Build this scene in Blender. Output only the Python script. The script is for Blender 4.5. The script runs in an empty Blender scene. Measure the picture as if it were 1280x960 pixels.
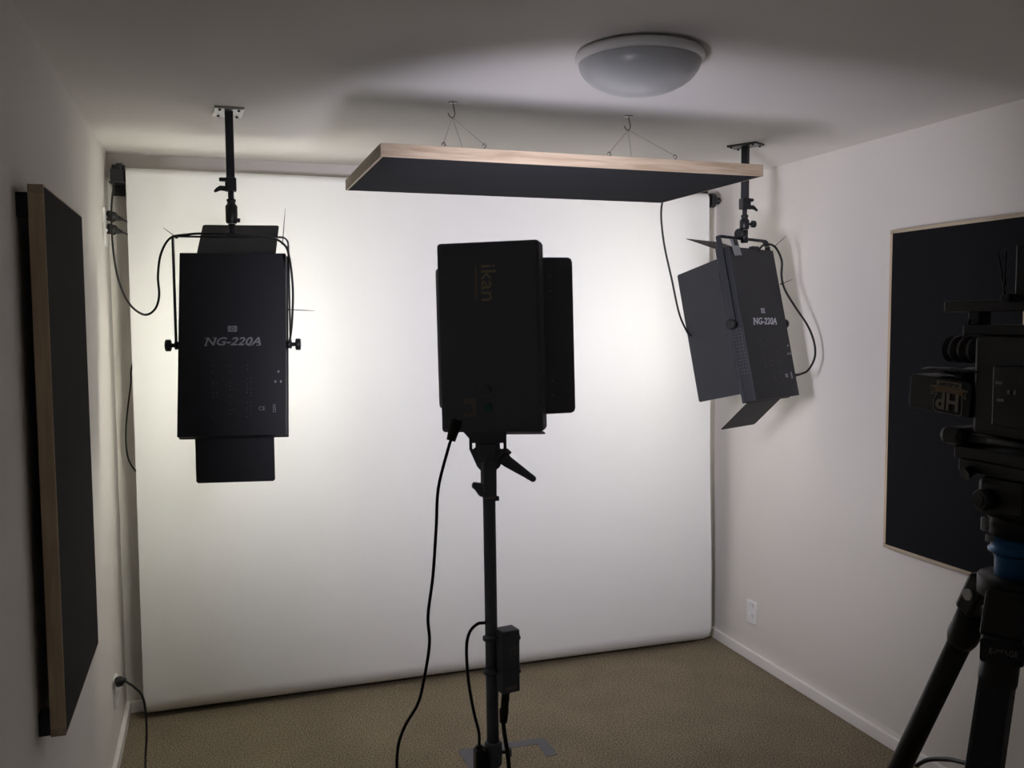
import bpy, bmesh, math, random
from mathutils import Vector, Matrix
random.seed(4)
PI = math.pi
SC = bpy.context.scene
COL = SC.collection

# ------------------------------------------------------------------ camera
cam_d = bpy.data.cameras.new('camera')
cam = bpy.data.objects.new('camera', cam_d); COL.objects.link(cam)
SC.camera = cam
YAW, PITCH, ROLL = 0.32216, -0.07046, -0.00585
f = Vector((math.sin(YAW), math.cos(YAW), 0)); r = Vector((math.cos(YAW), -math.sin(YAW), 0)); u = Vector((0, 0, 1))
f, u = math.cos(PITCH)*f + math.sin(PITCH)*u, math.cos(PITCH)*u - math.sin(PITCH)*f
r, u = math.cos(ROLL)*r + math.sin(ROLL)*u, math.cos(ROLL)*u - math.sin(ROLL)*r
cm = Matrix((r, u, -f)).transposed().to_4x4(); cm.translation = (0, 0, 1.69485)
cam.matrix_world = cm
cam_d.sensor_width = 36; cam_d.lens = 36*1125.0/1280; cam_d.clip_start = 0.02

# ------------------------------------------------------------------ world, exposure
w = bpy.data.worlds.new('world'); SC.world = w; w.use_nodes = True
w.node_tree.nodes['Background'].inputs[0].default_value = (0.5, 0.5, 0.55, 1)
w.node_tree.nodes['Background'].inputs[1].default_value = 0.0
vs = SC.view_settings
vs.view_transform = 'Standard'; vs.look = 'None'; vs.gamma = 1; vs.use_curve_mapping = False
vs.exposure = 0.82
TUBE_COL = (1.0, 0.98, 0.86); TUBE_L = 12.0; TUBE_R = 7.5     # the two tube lights
LED_COL = (0.90, 0.87, 1.0); LED_W = 7.4; LED_SPREAD = 103     # the LED panel

# ------------------------------------------------------------------ materials
def mat(name, col, rough=0.5, metal=0.0, spec=0.5, noise=0.0, nscale=30.0, bump=0.0, bscale=200.0, emis=None, estr=0.0):
    m = bpy.data.materials.new(name); m.use_nodes = True
    nt = m.node_tree; b = nt.nodes['Principled BSDF']
    b.inputs['Base Color'].default_value = (*col, 1); b.inputs['Roughness'].default_value = rough
    b.inputs['Metallic'].default_value = metal; b.inputs['Specular IOR Level'].default_value = spec
    tc = nt.nodes.new('ShaderNodeTexCoord')
    if noise:
        n = nt.nodes.new('ShaderNodeTexNoise'); n.inputs['Scale'].default_value = nscale; n.inputs['Detail'].default_value = 4
        nt.links.new(tc.outputs['Object'], n.inputs['Vector'])
        mx = nt.nodes.new('ShaderNodeMix'); mx.data_type = 'RGBA'
        mx.inputs[6].default_value = (*[c*(1-noise) for c in col], 1); mx.inputs[7].default_value = (*[min(1, c*(1+noise)) for c in col], 1)
        nt.links.new(n.outputs['Fac'], mx.inputs[0]); nt.links.new(mx.outputs[2], b.inputs['Base Color'])
    if bump:
        n = nt.nodes.new('ShaderNodeTexNoise'); n.inputs['Scale'].default_value = bscale; n.inputs['Detail'].default_value = 3
        nt.links.new(tc.outputs['Object'], n.inputs['Vector'])
        bp = nt.nodes.new('ShaderNodeBump'); bp.inputs['Strength'].default_value = bump; bp.inputs['Distance'].default_value = 0.002
        nt.links.new(n.outputs['Fac'], bp.inputs['Height']); nt.links.new(bp.outputs[0], b.inputs['Normal'])
    if emis:
        b.inputs['Emission Color'].default_value = (*emis, 1); b.inputs['Emission Strength'].default_value = estr
    return m

WALL = mat('wall_paint', (0.77, 0.738, 0.692), 0.85, spec=0.2, noise=0.03, nscale=3, bump=0.25, bscale=120)
CEIL = mat('ceiling_paint', (0.83, 0.80, 0.765), 0.9, spec=0.15, noise=0.02, nscale=3, bump=0.2, bscale=150)
TRIM = mat('trim_gloss_paint', (0.93, 0.90, 0.87), 0.35)
PAPER = mat('backdrop_paper', (0.84, 0.84, 0.83), 0.8, spec=0.2, noise=0.012, nscale=6, bump=0.1, bscale=60)
BLACK = mat('black_powder_coat', (0.019, 0.021, 0.026), 0.55, spec=0.4, noise=0.15, nscale=80, bump=0.1, bscale=600)
FLAPM = mat('barn_door_paint', (0.022, 0.0245, 0.029), 0.6, spec=0.4, noise=0.1, nscale=40)
PLASTIC = mat('black_plastic', (0.012, 0.013, 0.015), 0.42, spec=0.45)
RUBBER = mat('cable_rubber', (0.013, 0.012, 0.011), 0.5, spec=0.4)
RIG = mat('camera_black', (0.0045, 0.0045, 0.005), 0.5, spec=0.4, noise=0.2, nscale=60)
RIGD = mat('camera_dark_grey', (0.013, 0.0125, 0.013), 0.5, spec=0.4)
LEGM = mat('tripod_black_anodised', (0.011, 0.010, 0.010), 0.4, spec=0.4)
BLUE = mat('blue_anodised_metal', (0.008, 0.10, 0.26), 0.3, metal=0.3)
PLATE_D = mat('dark_plated_steel', (0.09, 0.09, 0.095), 0.35, metal=0.7)
CHROME = mat('plated_steel', (0.42, 0.42, 0.42), 0.3, metal=0.9)
BRASS = mat('hook_steel', (0.30, 0.27, 0.24), 0.35, metal=0.8)
WIREM = mat('fine_wire', (0.25, 0.24, 0.23), 0.5, metal=0.5)
FELT = mat('charcoal_acoustic_fabric', (0.021, 0.022, 0.026), 0.95, spec=0.1, noise=0.25, nscale=300, bump=0.5, bscale=900)
FELT_SHADED = mat('shaded_acoustic_fabric', (0.013, 0.0135, 0.015), 0.95, spec=0.1, noise=0.25, nscale=300, bump=0.5, bscale=900)  # same fabric as the other panels, its shade put into a darker colour
CASE = mat('glare_lifted_black_case', (0.15, 0.168, 0.20), 0.6, spec=0.3, noise=0.05, nscale=60)  # black casing, colour lightened to stand in for veiling lens glare
FELT_W = mat('warm_black_acoustic_fabric', (0.044, 0.041, 0.039), 0.95, spec=0.1, noise=0.25, nscale=300, bump=0.5, bscale=900)
WHITEP = mat('white_plastic', (0.88, 0.87, 0.85), 0.3)
GLASSM = mat('opal_glass', (0.52, 0.535, 0.54), 0.3, spec=0.4)
PRINT = mat('white_print', (0.30, 0.31, 0.33), 0.6)
PRINT_B = mat('bright_white_print', (0.55, 0.56, 0.62), 0.6)
PRINT_Y = mat('dull_gold_print', (0.42, 0.37, 0.24), 0.6)
STICK = mat('sticker_cream', (0.24, 0.215, 0.175), 0.6)
STICK_O = mat('sticker_brown', (0.16, 0.095, 0.04), 0.6)
STICK_D = mat('sticker_dark', (0.016, 0.015, 0.014), 0.6)
GREENM = mat('green_switch', (0.01, 0.09, 0.06), 0.4)
GREYL = mat('grey_label', (0.24, 0.24, 0.22), 0.6)
SILVL = mat('silver_label', (0.30, 0.31, 0.33), 0.4, metal=0.2)
TAPEM = mat('grey_gaffer_tape', (0.13, 0.125, 0.14), 0.7, noise=0.08, nscale=200)
TUBE_LM = mat('lit_tube_left', (0.9, 0.9, 0.9), 0.4, emis=TUBE_COL, estr=TUBE_L)
TUBE_RM = mat('lit_tube_right', (0.9, 0.9, 0.9), 0.4, emis=TUBE_COL, estr=TUBE_R)
LEDM = mat('lit_led_diffuser', (0.9, 0.9, 0.9), 0.5, emis=LED_COL, estr=3.0)
REFL = mat('reflector_aluminium', (0.8, 0.8, 0.8), 0.3, metal=0.9)

def carpet_mat():
    m = bpy.data.materials.new('loop_carpet'); m.use_nodes = True; nt = m.node_tree; b = nt.nodes['Principled BSDF']
    tc = nt.nodes.new('ShaderNodeTexCoord')
    v = nt.nodes.new('ShaderNodeTexVoronoi'); v.inputs['Scale'].default_value = 260
    n = nt.nodes.new('ShaderNodeTexNoise'); n.inputs['Scale'].default_value = 170; n.inputs['Detail'].default_value = 5
    n2 = nt.nodes.new('ShaderNodeTexNoise'); n2.inputs['Scale'].default_value = 4; n2.inputs['Detail'].default_value = 3
    for q in (v, n, n2): nt.links.new(tc.outputs['Object'], q.inputs['Vector'])
    cr = nt.nodes.new('ShaderNodeValToRGB'); e = cr.color_ramp.elements
    e[0].position = 0.36; e[0].color = (0.13, 0.105, 0.068, 1); e[1].position = 0.62; e[1].color = (0.47, 0.395, 0.275, 1)
    nt.links.new(n.outputs['Fac'], cr.inputs[0])
    mx = nt.nodes.new('ShaderNodeMix'); mx.data_type = 'RGBA'; mx.blend_type = 'MULTIPLY'; mx.inputs[0].default_value = 0.35
    nt.links.new(cr.outputs[0], mx.inputs[6]); nt.links.new(n2.outputs['Fac'], mx.inputs[7])
    nt.links.new(mx.outputs[2], b.inputs['Base Color']); b.inputs['Roughness'].default_value = 0.95
    b.inputs['Specular IOR Level'].default_value = 0.1
    bp = nt.nodes.new('ShaderNodeBump'); bp.inputs['Strength'].default_value = 0.7; bp.inputs['Distance'].default_value = 0.004
    nt.links.new(v.outputs['Distance'], bp.inputs['Height']); nt.links.new(bp.outputs[0], b.inputs['Normal'])
    return m
CARPET = carpet_mat()

def wood_mat(name, c0, c1, stretch):
    m = bpy.data.materials.new(name); m.use_nodes = True; nt = m.node_tree; b = nt.nodes['Principled BSDF']
    tc = nt.nodes.new('ShaderNodeTexCoord'); mp = nt.nodes.new('ShaderNodeMapping'); mp.inputs['Scale'].default_value = stretch
    n = nt.nodes.new('ShaderNodeTexNoise'); n.inputs['Scale'].default_value = 9; n.inputs['Detail'].default_value = 5; n.inputs['Distortion'].default_value = 0.6
    nt.links.new(tc.outputs['Object'], mp.inputs[0]); nt.links.new(mp.outputs[0], n.inputs['Vector'])
    cr = nt.nodes.new('ShaderNodeValToRGB'); e = cr.color_ramp.elements
    e[0].position = 0.35; e[0].color = (*c0, 1); e[1].position = 0.62; e[1].color = (*c1, 1)
    nt.links.new(n.outputs['Fac'], cr.inputs[0]); nt.links.new(cr.outputs[0], b.inputs['Base Color'])
    b.inputs['Roughness'].default_value = 0.6
    return m
WOOD_X = wood_mat('pine_along_x', (0.38, 0.285, 0.195), (0.53, 0.42, 0.31), (0.6, 8, 8))
WOOD_Y = wood_mat('pine_along_y', (0.40, 0.32, 0.22), (0.56, 0.47, 0.34), (8, 0.6, 8))
WOOD_Z = wood_mat('pine_upright', (0.56, 0.43, 0.28), (0.70, 0.56, 0.38), (8, 8, 0.6))

# ------------------------------------------------------------------ geometry helpers
def RX(a): return Matrix.Rotation(a, 4, 'X')
def RY(a): return Matrix.Rotation(a, 4, 'Y')
def RZ(a): return Matrix.Rotation(a, 4, 'Z')
def T(x, y, z): return Matrix.Translation((x, y, z))
def catmull(P, n=8):
    P = [Vector(p) for p in P]; Q = [2*P[0]-P[1]] + P + [2*P[-1]-P[-2]]; out = []
    for i in range(1, len(Q)-2):
        a, b, c, d = Q[i-1:i+3]
        for k in range(n):
            t = k/n; out.append(0.5*((2*b)+(c-a)*t+(2*a-5*b+4*c-d)*t*t+(3*b-a-3*c+d)*t**3))
    out.append(P[-1]); return out
class MB:
    def __init__(s): s.v = []; s.f = []; s.sm = []
    def add(s, vs, fs, M=None, smooth=False):
        b = len(s.v); s.v += [tuple((M @ Vector(p)) if M else Vector(p)) for p in vs]
        for q in fs: s.f.append([i+b for i in q]); s.sm.append(smooth)
        return s
    def box(s, c, d, M=None):
        x, y, z = c; a, b, h = d[0]/2, d[1]/2, d[2]/2
        vs = [(x+i*a, y+j*b, z+k*h) for i in (-1, 1) for j in (-1, 1) for k in (-1, 1)]
        return s.add(vs, [(0,1,3,2),(4,6,7,5),(0,4,5,1),(2,3,7,6),(0,2,6,4),(1,5,7,3)], M)
    def cyl(s, p0, p1, r0, r1=None, n=20, M=None):
        return s.rings([p0, p1], [r0, r0 if r1 is None else r1], n, M)
    def rings(s, P, R, n=16, M=None):
        P = [Vector(p) for p in P]; vs = []; fs = []
        t0 = (P[1]-P[0]).normalized(); up = Vector((0,0,1)) if abs(t0.z) < 0.9 else Vector((1,0,0))
        a = t0.cross(up).normalized()
        for i, p in enumerate(P):
            t = ((P[min(i+1,len(P)-1)]-P[max(i-1,0)])).normalized()
            a = (a - t*a.dot(t)).normalized(); b = t.cross(a)
            for k in range(n):
                an = 2*PI*k/n; vs.append(p+(a*math.cos(an)+b*math.sin(an))*R[i])
        for i in range(len(P)-1):
            for k in range(n): fs.append((i*n+k, i*n+(k+1)%n, (i+1)*n+(k+1)%n, (i+1)*n+k))
        s.add(vs, fs, M, True)
        b0 = len(s.v)-len(vs)
        s.f.append([b0+k for k in range(n)][::-1]); s.sm.append(False)
        s.f.append([b0+(len(P)-1)*n+k for k in range(n)]); s.sm.append(False)
        return s
    def tube(s, P, r, n=8, M=None, seg=8):
        Q = catmull(P, seg); return s.rings(Q, [r]*len(Q), n, M)
    def lathe(s, prof, n=32, M=None):          # profile of (radius, z)
        vs = []; fs = []
        for (rr, z) in prof:
            for k in range(n): vs.append((rr*math.cos(2*PI*k/n), rr*math.sin(2*PI*k/n), z))
        for i in range(len(prof)-1):
            for k in range(n): fs.append((i*n+k, i*n+(k+1)%n, (i+1)*n+(k+1)%n, (i+1)*n+k))
        fs.append(tuple(range(n))[::-1]); fs.append(tuple((len(prof)-1)*n+k for k in range(n)))
        return s.add(vs, fs, M, True)
    def prism(s, poly, z0, z1, M=None):        # polygon in local xy, extruded in z
        n = len(poly); vs = [(x, y, z0) for x, y in poly] + [(x, y, z1) for x, y in poly]
        fs = [tuple(range(n))[::-1], tuple(range(n, 2*n))] + [(i, (i+1)%n, (i+1)%n+n, i+n) for i in range(n)]
        return s.add(vs, fs, M)
    def build(s, name, m, parent=None, bevel=0.0, label=None, seg=2):
        me = bpy.data.meshes.new(name); me.from_pydata(s.v, [], s.f)
        bm = bmesh.new(); bm.from_mesh(me); bmesh.ops.recalc_face_normals(bm, faces=bm.faces); bm.to_mesh(me); bm.free()
        for p, q in zip(me.polygons, s.sm): p.use_smooth = q
        me.materials.append(m); o = bpy.data.objects.new(name, me); COL.objects.link(o)
        if parent: o.parent = parent
        if bevel:
            b = o.modifiers.new('bevel', 'BEVEL'); b.width = bevel; b.segments = seg; b.limit_method = 'ANGLE'; b.angle_limit = math.radians(50)
        if label: o['label'] = label
        return o
def tag(o, label, cat, group=None):
    o['label'] = label; o['category'] = cat
    if group: o['group'] = group
    return o
def thing(name, label, cat, loc=(0,0,0), rot=(0,0,0), group=None):
    o = bpy.data.objects.new(name, None); COL.objects.link(o); o.location = loc; o.rotation_euler = rot
    o.empty_display_size = 0.1
    return tag(o, label, cat, group)
def struct(o): o['kind'] = 'structure'; return o
def rrect(w_, h_, r_, n=4, cx=0, cy=0):
    out = []
    for (sx, sy, a0) in ((1,1,0), (-1,1,PI/2), (-1,-1,PI), (1,-1,1.5*PI)):
        for k in range(n+1):
            a = a0+k*PI/2/n; out.append((cx+sx*(w_/2-r_)+r_*math.cos(a), cy+sy*(h_/2-r_)+r_*math.sin(a)))
    return out
def text(name, body, size, m, parent, M, shear=0.0, bold=0.0, sx=1.0, label=None, width=None, serifs=()):
    c = bpy.data.curves.new(name, 'FONT'); c.body = body; c.size = size; c.shear = shear; c.offset = bold
    c.align_x = 'CENTER'; c.align_y = 'CENTER'; c.extrude = 0.0004; c.resolution_u = 3
    o = bpy.data.objects.new(name, c); COL.objects.link(o)
    dg = bpy.context.evaluated_depsgraph_get(); me = bpy.data.meshes.new_from_object(o.evaluated_get(dg))
    bpy.data.objects.remove(o)
    if width:
        xs = [v.co.x for v in me.vertices]; sx = width/(max(xs)-min(xs))
    if serifs:
        sb = MB()
        for (x, y, ww) in serifs: sb.box((x/sx, y, 0), (ww/sx, 0.0024, 0.0008))
        bm = bmesh.new(); bm.from_mesh(me); m2 = bpy.data.meshes.new('tmp'); m2.from_pydata(sb.v, [], sb.f); bm.from_mesh(m2); bm.to_mesh(me); bm.free(); bpy.data.meshes.remove(m2)
    me.transform(M @ Matrix.Diagonal((sx, 1, 1, 1)))
    me.materials.clear(); me.materials.append(m); me.name = name
    o = bpy.data.objects.new(name, me); COL.objects.link(o); o.parent = parent
    if label: o['label'] = label
    return o
def knob(mb, p, axis, r_, l_, lobes=0, M=None):     # a knob with its stem, pointing along axis
    p = Vector(p); a = Vector(axis).normalized()
    mb.rings([p, p+a*l_*0.5], [r_*0.35]*2, 10, M)
    mb.rings([p+a*l_*0.5, p+a*l_*0.55, p+a*l_*0.95, p+a*l_], [r_*0.85, r_, r_, r_*0.85], 18, M)

# ------------------------------------------------------------------ room shell
XL, XR, YB, YF, H = -0.392, 2.512, 4.151, -1.1, 2.4
TH = 0.1
struct(MB().box(((XL+XR)/2, (YB+YF)/2, -TH/2), (XR-XL+2*TH, YB-YF+2*TH, TH)).build('floor', CARPET))
struct(MB().box(((XL+XR)/2, (YB+YF)/2, H+TH/2), (XR-XL+2*TH, YB-YF+2*TH, TH)).build('ceiling', CEIL))
struct(MB().box((XL-TH/2, (YB+YF)/2, H/2), (TH, YB-YF, H)).build('wall_left', WALL))
struct(MB().box((XR+TH/2, (YB+YF)/2, H/2), (TH, YB-YF, H)).build('wall_right', WALL))
struct(MB().box(((XL+XR)/2, YB+TH/2, H/2), (XR-XL+2*TH, TH, H)).build('wall_back', WALL))
struct(MB().box(((XL+XR)/2, YF-TH/2, H/2), (XR-XL+2*TH, TH, H)).build('wall_rear', WALL))
HB, TB = 0.053, 0.018
struct(MB().box((XL+TB/2, (YB+YF)/2, HB/2), (TB, YB-YF, HB)).build('baseboard_left', TRIM, bevel=0.003))
struct(MB().box((XR-TB/2, (YB+YF)/2, HB/2), (TB, YB-YF, HB)).build('baseboard_right', TRIM, bevel=0.004))
struct(MB().box(((XL+XR)/2, YB-TB/2, HB/2), (XR-XL-2*TB, TB, HB)).build('baseboard_back', TRIM, bevel=0.004))
struct(MB().box(((XL+XR)/2, YF+TB/2, HB/2), (XR-XL-2*TB, TB, HB)).build('baseboard_rear', TRIM, bevel=0.004))

# ------------------------------------------------------------------ paper backdrop
bd = thing('paper_backdrop', 'wide roll of white seamless paper hanging down the back wall to the carpet', 'backdrop', ((XL+XR)/2, 4.05, 0.0))
cx = (XL+XR)/2
prof = []          # (y, z, x_left, x_right)
NR = 10
for k in range(NR):                                # over the top of the roll
    a = PI*0.75 - (PI*0.75)*k/NR
    prof.append((4.052-0.034*math.sin(PI/2-a+PI/2) if False else 4.052-0.034*math.cos(a), 2.294+0.034*math.sin(a)))
prof = [(4.052+0.034*math.cos(a), 2.294+0.034*math.sin(a)) for a in [math.radians(x) for x in range(20, 181, 16)]]
for k in range(1, 41):
    z = 2.294-(2.294-0.10)*k/40; prof.append((4.018+0.004*math.sin(k*0.33), z))
y0 = prof[-1][0]
for k in range(1, 11):                             # curl at the foot, turning back towards the wall
    a = PI+ (PI/2)*k/10
    prof.append((y0+0.088+0.088*math.cos(a), 0.10+0.088*math.sin(a)))
prof.append((4.135, 0.014))
vs_, fs_ = [], []; NX = 60
for i, (y, z) in enumerate(prof):
    q = 1-max(0, min(1, z/2.3)); xl = -0.311-0.002*q; xr = 2.389+0.04*q
    if z < 0.10: e = (0.10-z)/0.088; xr -= 0.028*e*e
    if i < 7: xr -= 0.002*(7-i)
    for j in range(NX+1):
        t = j/NX; x = xl+(xr-xl)*t
        vs_.append((x-cx, y-4.05+0.003*math.sin(x*3.1+z*1.7)*min(1, z), z))
for i in range(len(prof)-1):
    for j in range(NX): fs_.append((i*(NX+1)+j, i*(NX+1)+j+1, (i+1)*(NX+1)+j+1, (i+1)*(NX+1)+j))
sh = MB().add(vs_, fs_, None, True).build('paper_sheet', PAPER, bd)
MB().cyl((-0.330-cx, 0.002, 2.294), (2.405-cx, 0.002, 2.294), 0.027, n=24).build('core_tube', RIGD, bd)

def roll_bracket(x, sgn, label):
    t = thing('roll_bracket', label, 'bracket', (x, YB, 2.24))
    o = MB().box((0, -0.006, 0.05), (0.05, 0.012, 0.13)).build('wall_plate', PLASTIC, t, 0.003)
    return t
t = roll_bracket(-0.348, 1, 'black bracket with lever holding the left end of the paper roll')
MB().box((0.004, -0.075, 0.05), (0.05, 0.12, 0.056)).box((0.004, -0.12, 0.024), (0.062, 0.05, 0.006)).build('holder', PLASTIC, t, 0.004)
MB().box((0.012, -0.115, 0.085), (0.014, 0.03, 0.03)).cyl((0.0, -0.115, 0.096), (0.024, -0.115, 0.096), 0.009, n=12).build('lever', PLASTIC, t, 0.002)
m_ = MB()
for k in range(2): m_.cyl((0.026+0.006*k, -0.101, 0.054), (0.028+0.006*k, -0.101, 0.054), 0.026, n=24)
m_.build('end_disc', RIGD, t)
t = roll_bracket(2.43, -1, 'black round-knobbed bracket holding the right end of the paper roll')
MB().box((0, -0.06, 0.05), (0.022, 0.10, 0.03)).build('holder', PLASTIC, t, 0.004)
MB().rings([(-0.022, -0.101, 0.054), (-0.018, -0.101, 0.054), (0.004, -0.101, 0.054), (0.012, -0.101, 0.054)], [0.034, 0.036, 0.036, 0.026], 24).build('round_grip', PLASTIC, t)
m_ = MB(); m_.rings([(0.012, -0.101, 0.054), (0.022, -0.101, 0.054), (0.026, -0.101, 0.054), (0.036, -0.101, 0.054), (0.04, -0.101, 0.054)], [0.009, 0.009, 0.017, 0.017, 0.012], 16); m_.build('knob', PLASTIC, t)

# ------------------------------------------------------------------ acoustic panels
def frame_panel(t, w_, h_, th, M, ma, mb_, felt, fw=0.018, inset=0.008):
    # local xy the panel, z its thickness (front = +z)
    MB().box((0, h_/2-fw/2, 0), (w_, fw, th), M).build('frame_rail', ma, t, 0.001)
    MB().box((0, -h_/2+fw/2, 0), (w_, fw, th), M).build('frame_rail', ma, t, 0.001)
    MB().box((w_/2-fw/2, 0, 0), (fw, h_-2*fw, th), M).build('frame_stile', mb_, t, 0.001)
    MB().box((-w_/2+fw/2, 0, 0), (fw, h_-2*fw, th), M).build('frame_stile', mb_, t, 0.001)
    MB().box((0, 0, 0.0008), (w_-inset*2, h_-inset*2, th), M).build('fabric_face', felt, t, 0.0015)
# ceiling panel: x .45-1.655, y 2.46-3.13, underside z 2.14
t = thing('ceiling_panel', 'charcoal fabric acoustic panel in a pine frame hanging flat under the ceiling on wires', 'acoustic panel', (1.053, 2.795, 2.14), (0, 0, 0))
Mp = T(0, 0, 0.019) @ RX(PI)
frame_panel(t, 1.206, 0.668, 0.036, Mp, WOOD_X, WOOD_Y, FELT, inset=0.007)
EY = [(-0.30, 0), (0, 0), (0.31, 0), (0.08, 0)]
hooks = [(0.764, 2.876), (1.396, 2.886)]
eyes = [[(0.752, 2.49), (0.637, 2.505)], [(1.361, 2.49), (1.147, 2.505)]]
for (hx, hy), es in zip(hooks, eyes):
    h = thing('ceiling_hook', 'small %s ceiling hook above the %s half of the hanging panel' % (('grey metal', 'left') if hx < 1 else ('tan metal', 'right')), 'hook', (hx, hy, 2.4))
    MB().cyl((0, 0, -0.0035), (0, 0, 0), 0.015, n=16).build('rose', BRASS, h)
    MB().tube([(0, 0, -0.003), (0.003, 0, -0.02), (0.006, 0, -0.036), (0, 0, -0.048), (-0.01, 0, -0.046), (-0.017, 0, -0.034)], 0.0022, 6, seg=6).build('hook_wire', BRASS, h)
    for k, (ex, ey) in enumerate(es + [(hx+0.13, 3.10)]):
        e = MB().tube([(ex-1.053, ey-2.795, 0.036), (ex-1.053, ey-2.795, 0.044), (ex-1.053+0.006, ey-2.795, 0.05), (ex-1.053, ey-2.795, 0.057), (ex-1.053-0.006, ey-2.795, 0.05)], 0.0013, 6, seg=5)
        e.build('screw_eye', BRASS, t)
        MB().rings([(hx-1.053-0.002, hy-2.795, 0.212), (ex-1.053, ey-2.795, 0.054)], [0.0006]*2, 5).build('hanging_wire', WIREM, t)
# left wall panel
t = thing('wall_panel', 'tall dark acoustic panel in a wooden frame standing proud of the left wall', 'acoustic panel', (-0.352, 2.508, 0.762))
Ml = T(0, 0, 0.617) @ RZ(PI/2) @ RX(PI/2)         # local x -> y, local y -> z, local z -> x
frame_panel(t, 0.616, 1.234, 0.032, Ml, WOOD_Y, WOOD_Z, FELT_W, inset=0.004)
for z in (0.03, 1.19):
    for y in (-0.29, 0.29): MB().box((-0.028, y, z), (0.023, 0.035, 0.052)).build('standoff_block', BLACK, t, 0.001)
# right wall panel
t = thing('wall_panel', 'charcoal acoustic panel, darkened for shade, with thin wooden edge on the right wall behind the camera rig', 'acoustic panel', (2.474, 2.508, 0.808))
Mr = T(0, 0, 0.61) @ RZ(-PI/2) @ RX(PI/2)
frame_panel(t, 0.616, 1.22, 0.032, Mr, WOOD_Y, WOOD_Z, FELT_SHADED, inset=0.013)
for z in (0.03, 1.19):
    for y in (-0.27, 0.27): MB().box((0.027, y, z), (0.022, 0.035, 0.052)).build('standoff_block', BLACK, t, 0.001)

# ------------------------------------------------------------------ ceiling light
t = thing('ceiling_light', 'unlit round dome ceiling light with white opal glass', 'ceiling light', (1.09, 2.19, 2.4))
MB().lathe([(0.145, 0.0), (0.150, -0.010), (0.150, -0.014)], 48).build('base_plate', WHITEP, t)
MB().lathe([(0.150, -0.008), (0.166, -0.010), (0.170, -0.018), (0.168, -0.030), (0.160, -0.034), (0.155, -0.030)], 64).build('trim_ring', WHITEP, t)
pr = [(0.160*math.cos(a), -0.031-0.082*math.sin(a)) for a in [PI/2*k/16 for k in range(16)]] + [(0.001, -0.113)]
MB().lathe(pr, 64).build('glass_dome', GLASSM, t)

# ------------------------------------------------------------------ tube lights
SERIFS = [(-0.0855, -0.0125, 0.010), (-0.084, 0.0125, 0.009), (-0.057, 0.0125, 0.011), (0.056, -0.0125, 0.011), (0.084, -0.0125, 0.012)]
def back_marks(t, M, W, D, Ht, pm):
    # print on the rear face; local x right, z up, face at y=-D/2
    def F(x, z): return M @ T(x, -D/2-0.0006, z) @ RX(PI/2)
    text('model_lettering', 'NG-220A', 0.038, pm, t, F(0.0, 0.005), 0.28, 0.0006, width=0.183, serifs=SERIFS)
    m = MB(); m.prism(rrect(0.030, 0.020, 0.001, 1), 0, 0.0004, F(0, 0.049)); m.build('maker_mark', pm, t)
    m = MB()
    for (r0, r1) in ((0.0078, 0.0060), (0.0042, 0.0026)):
        n = 20; vs = []; fs = []
        for k in range(n):
            a = 2*PI*k/n
            vs += [(r0*math.cos(a), r0*math.sin(a), 0.0006), (r1*math.cos(a), r1*math.sin(a), 0.0006)]
        for k in range(n): fs.append((2*k, 2*((k+1) % n), 2*((k+1) % n)+1, 2*k+1))
        m.add(vs, fs, F(0, 0.049))
    for sx in (-1, 1): m.box((sx*0.0115, 0, 0.0006), (0.0014, 0.014, 0.0004), F(0, 0.049))
    m.build('mark_ring', BLACK, t)
    text('approval_mark', 'CE', 0.019, pm, t, F(0.096, -0.222), 0, 0.0, sx=0.95)
    text('voltage_lettering', '220V', 0.014, pm, t, F(0.137, -0.222) @ RZ(PI/2), 0, 0.0)
    for (x, z) in ((0.150, -0.098), (0.140, -0.132), (0.158, -0.132)): MB().prism(rrect(0.006, 0.008, 0.001, 1), 0, 0.0004, F(x, z)).build('socket_mark', pm, t)
    m = MB()                                         # pale discs on the back, imitating light that leaks through vent holes
    rnd = random.Random(3)
    for cx_ in (-0.055, 0.0, 0.055):
        for i in range(2):
            for j in range(16):
                if rnd.random() < 0.45: m.cyl((cx_-0.006+0.012*i, -D/2-0.0005, -0.075-0.0115*j), (cx_-0.006+0.012*i, -D/2, -0.075-0.0115*j), 0.0011, n=6, M=M)
    o = m.build('vent_light_dot', SILVL, t); o['kind'] = 'stuff'
    m = MB()  # side vent holes: leaking light imitated by pale discs
    for i in range(3):
        for j in range(14): m.cyl((-W/2-0.0005, -0.016+0.014*i, -0.02-0.0135*j), (-W/2, -0.016+0.014*i, -0.02-0.0135*j), 0.0014, n=6, M=M)
    o = m.build('vent_light_dot', GREYL, t); o['kind'] = 'stuff'

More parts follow.
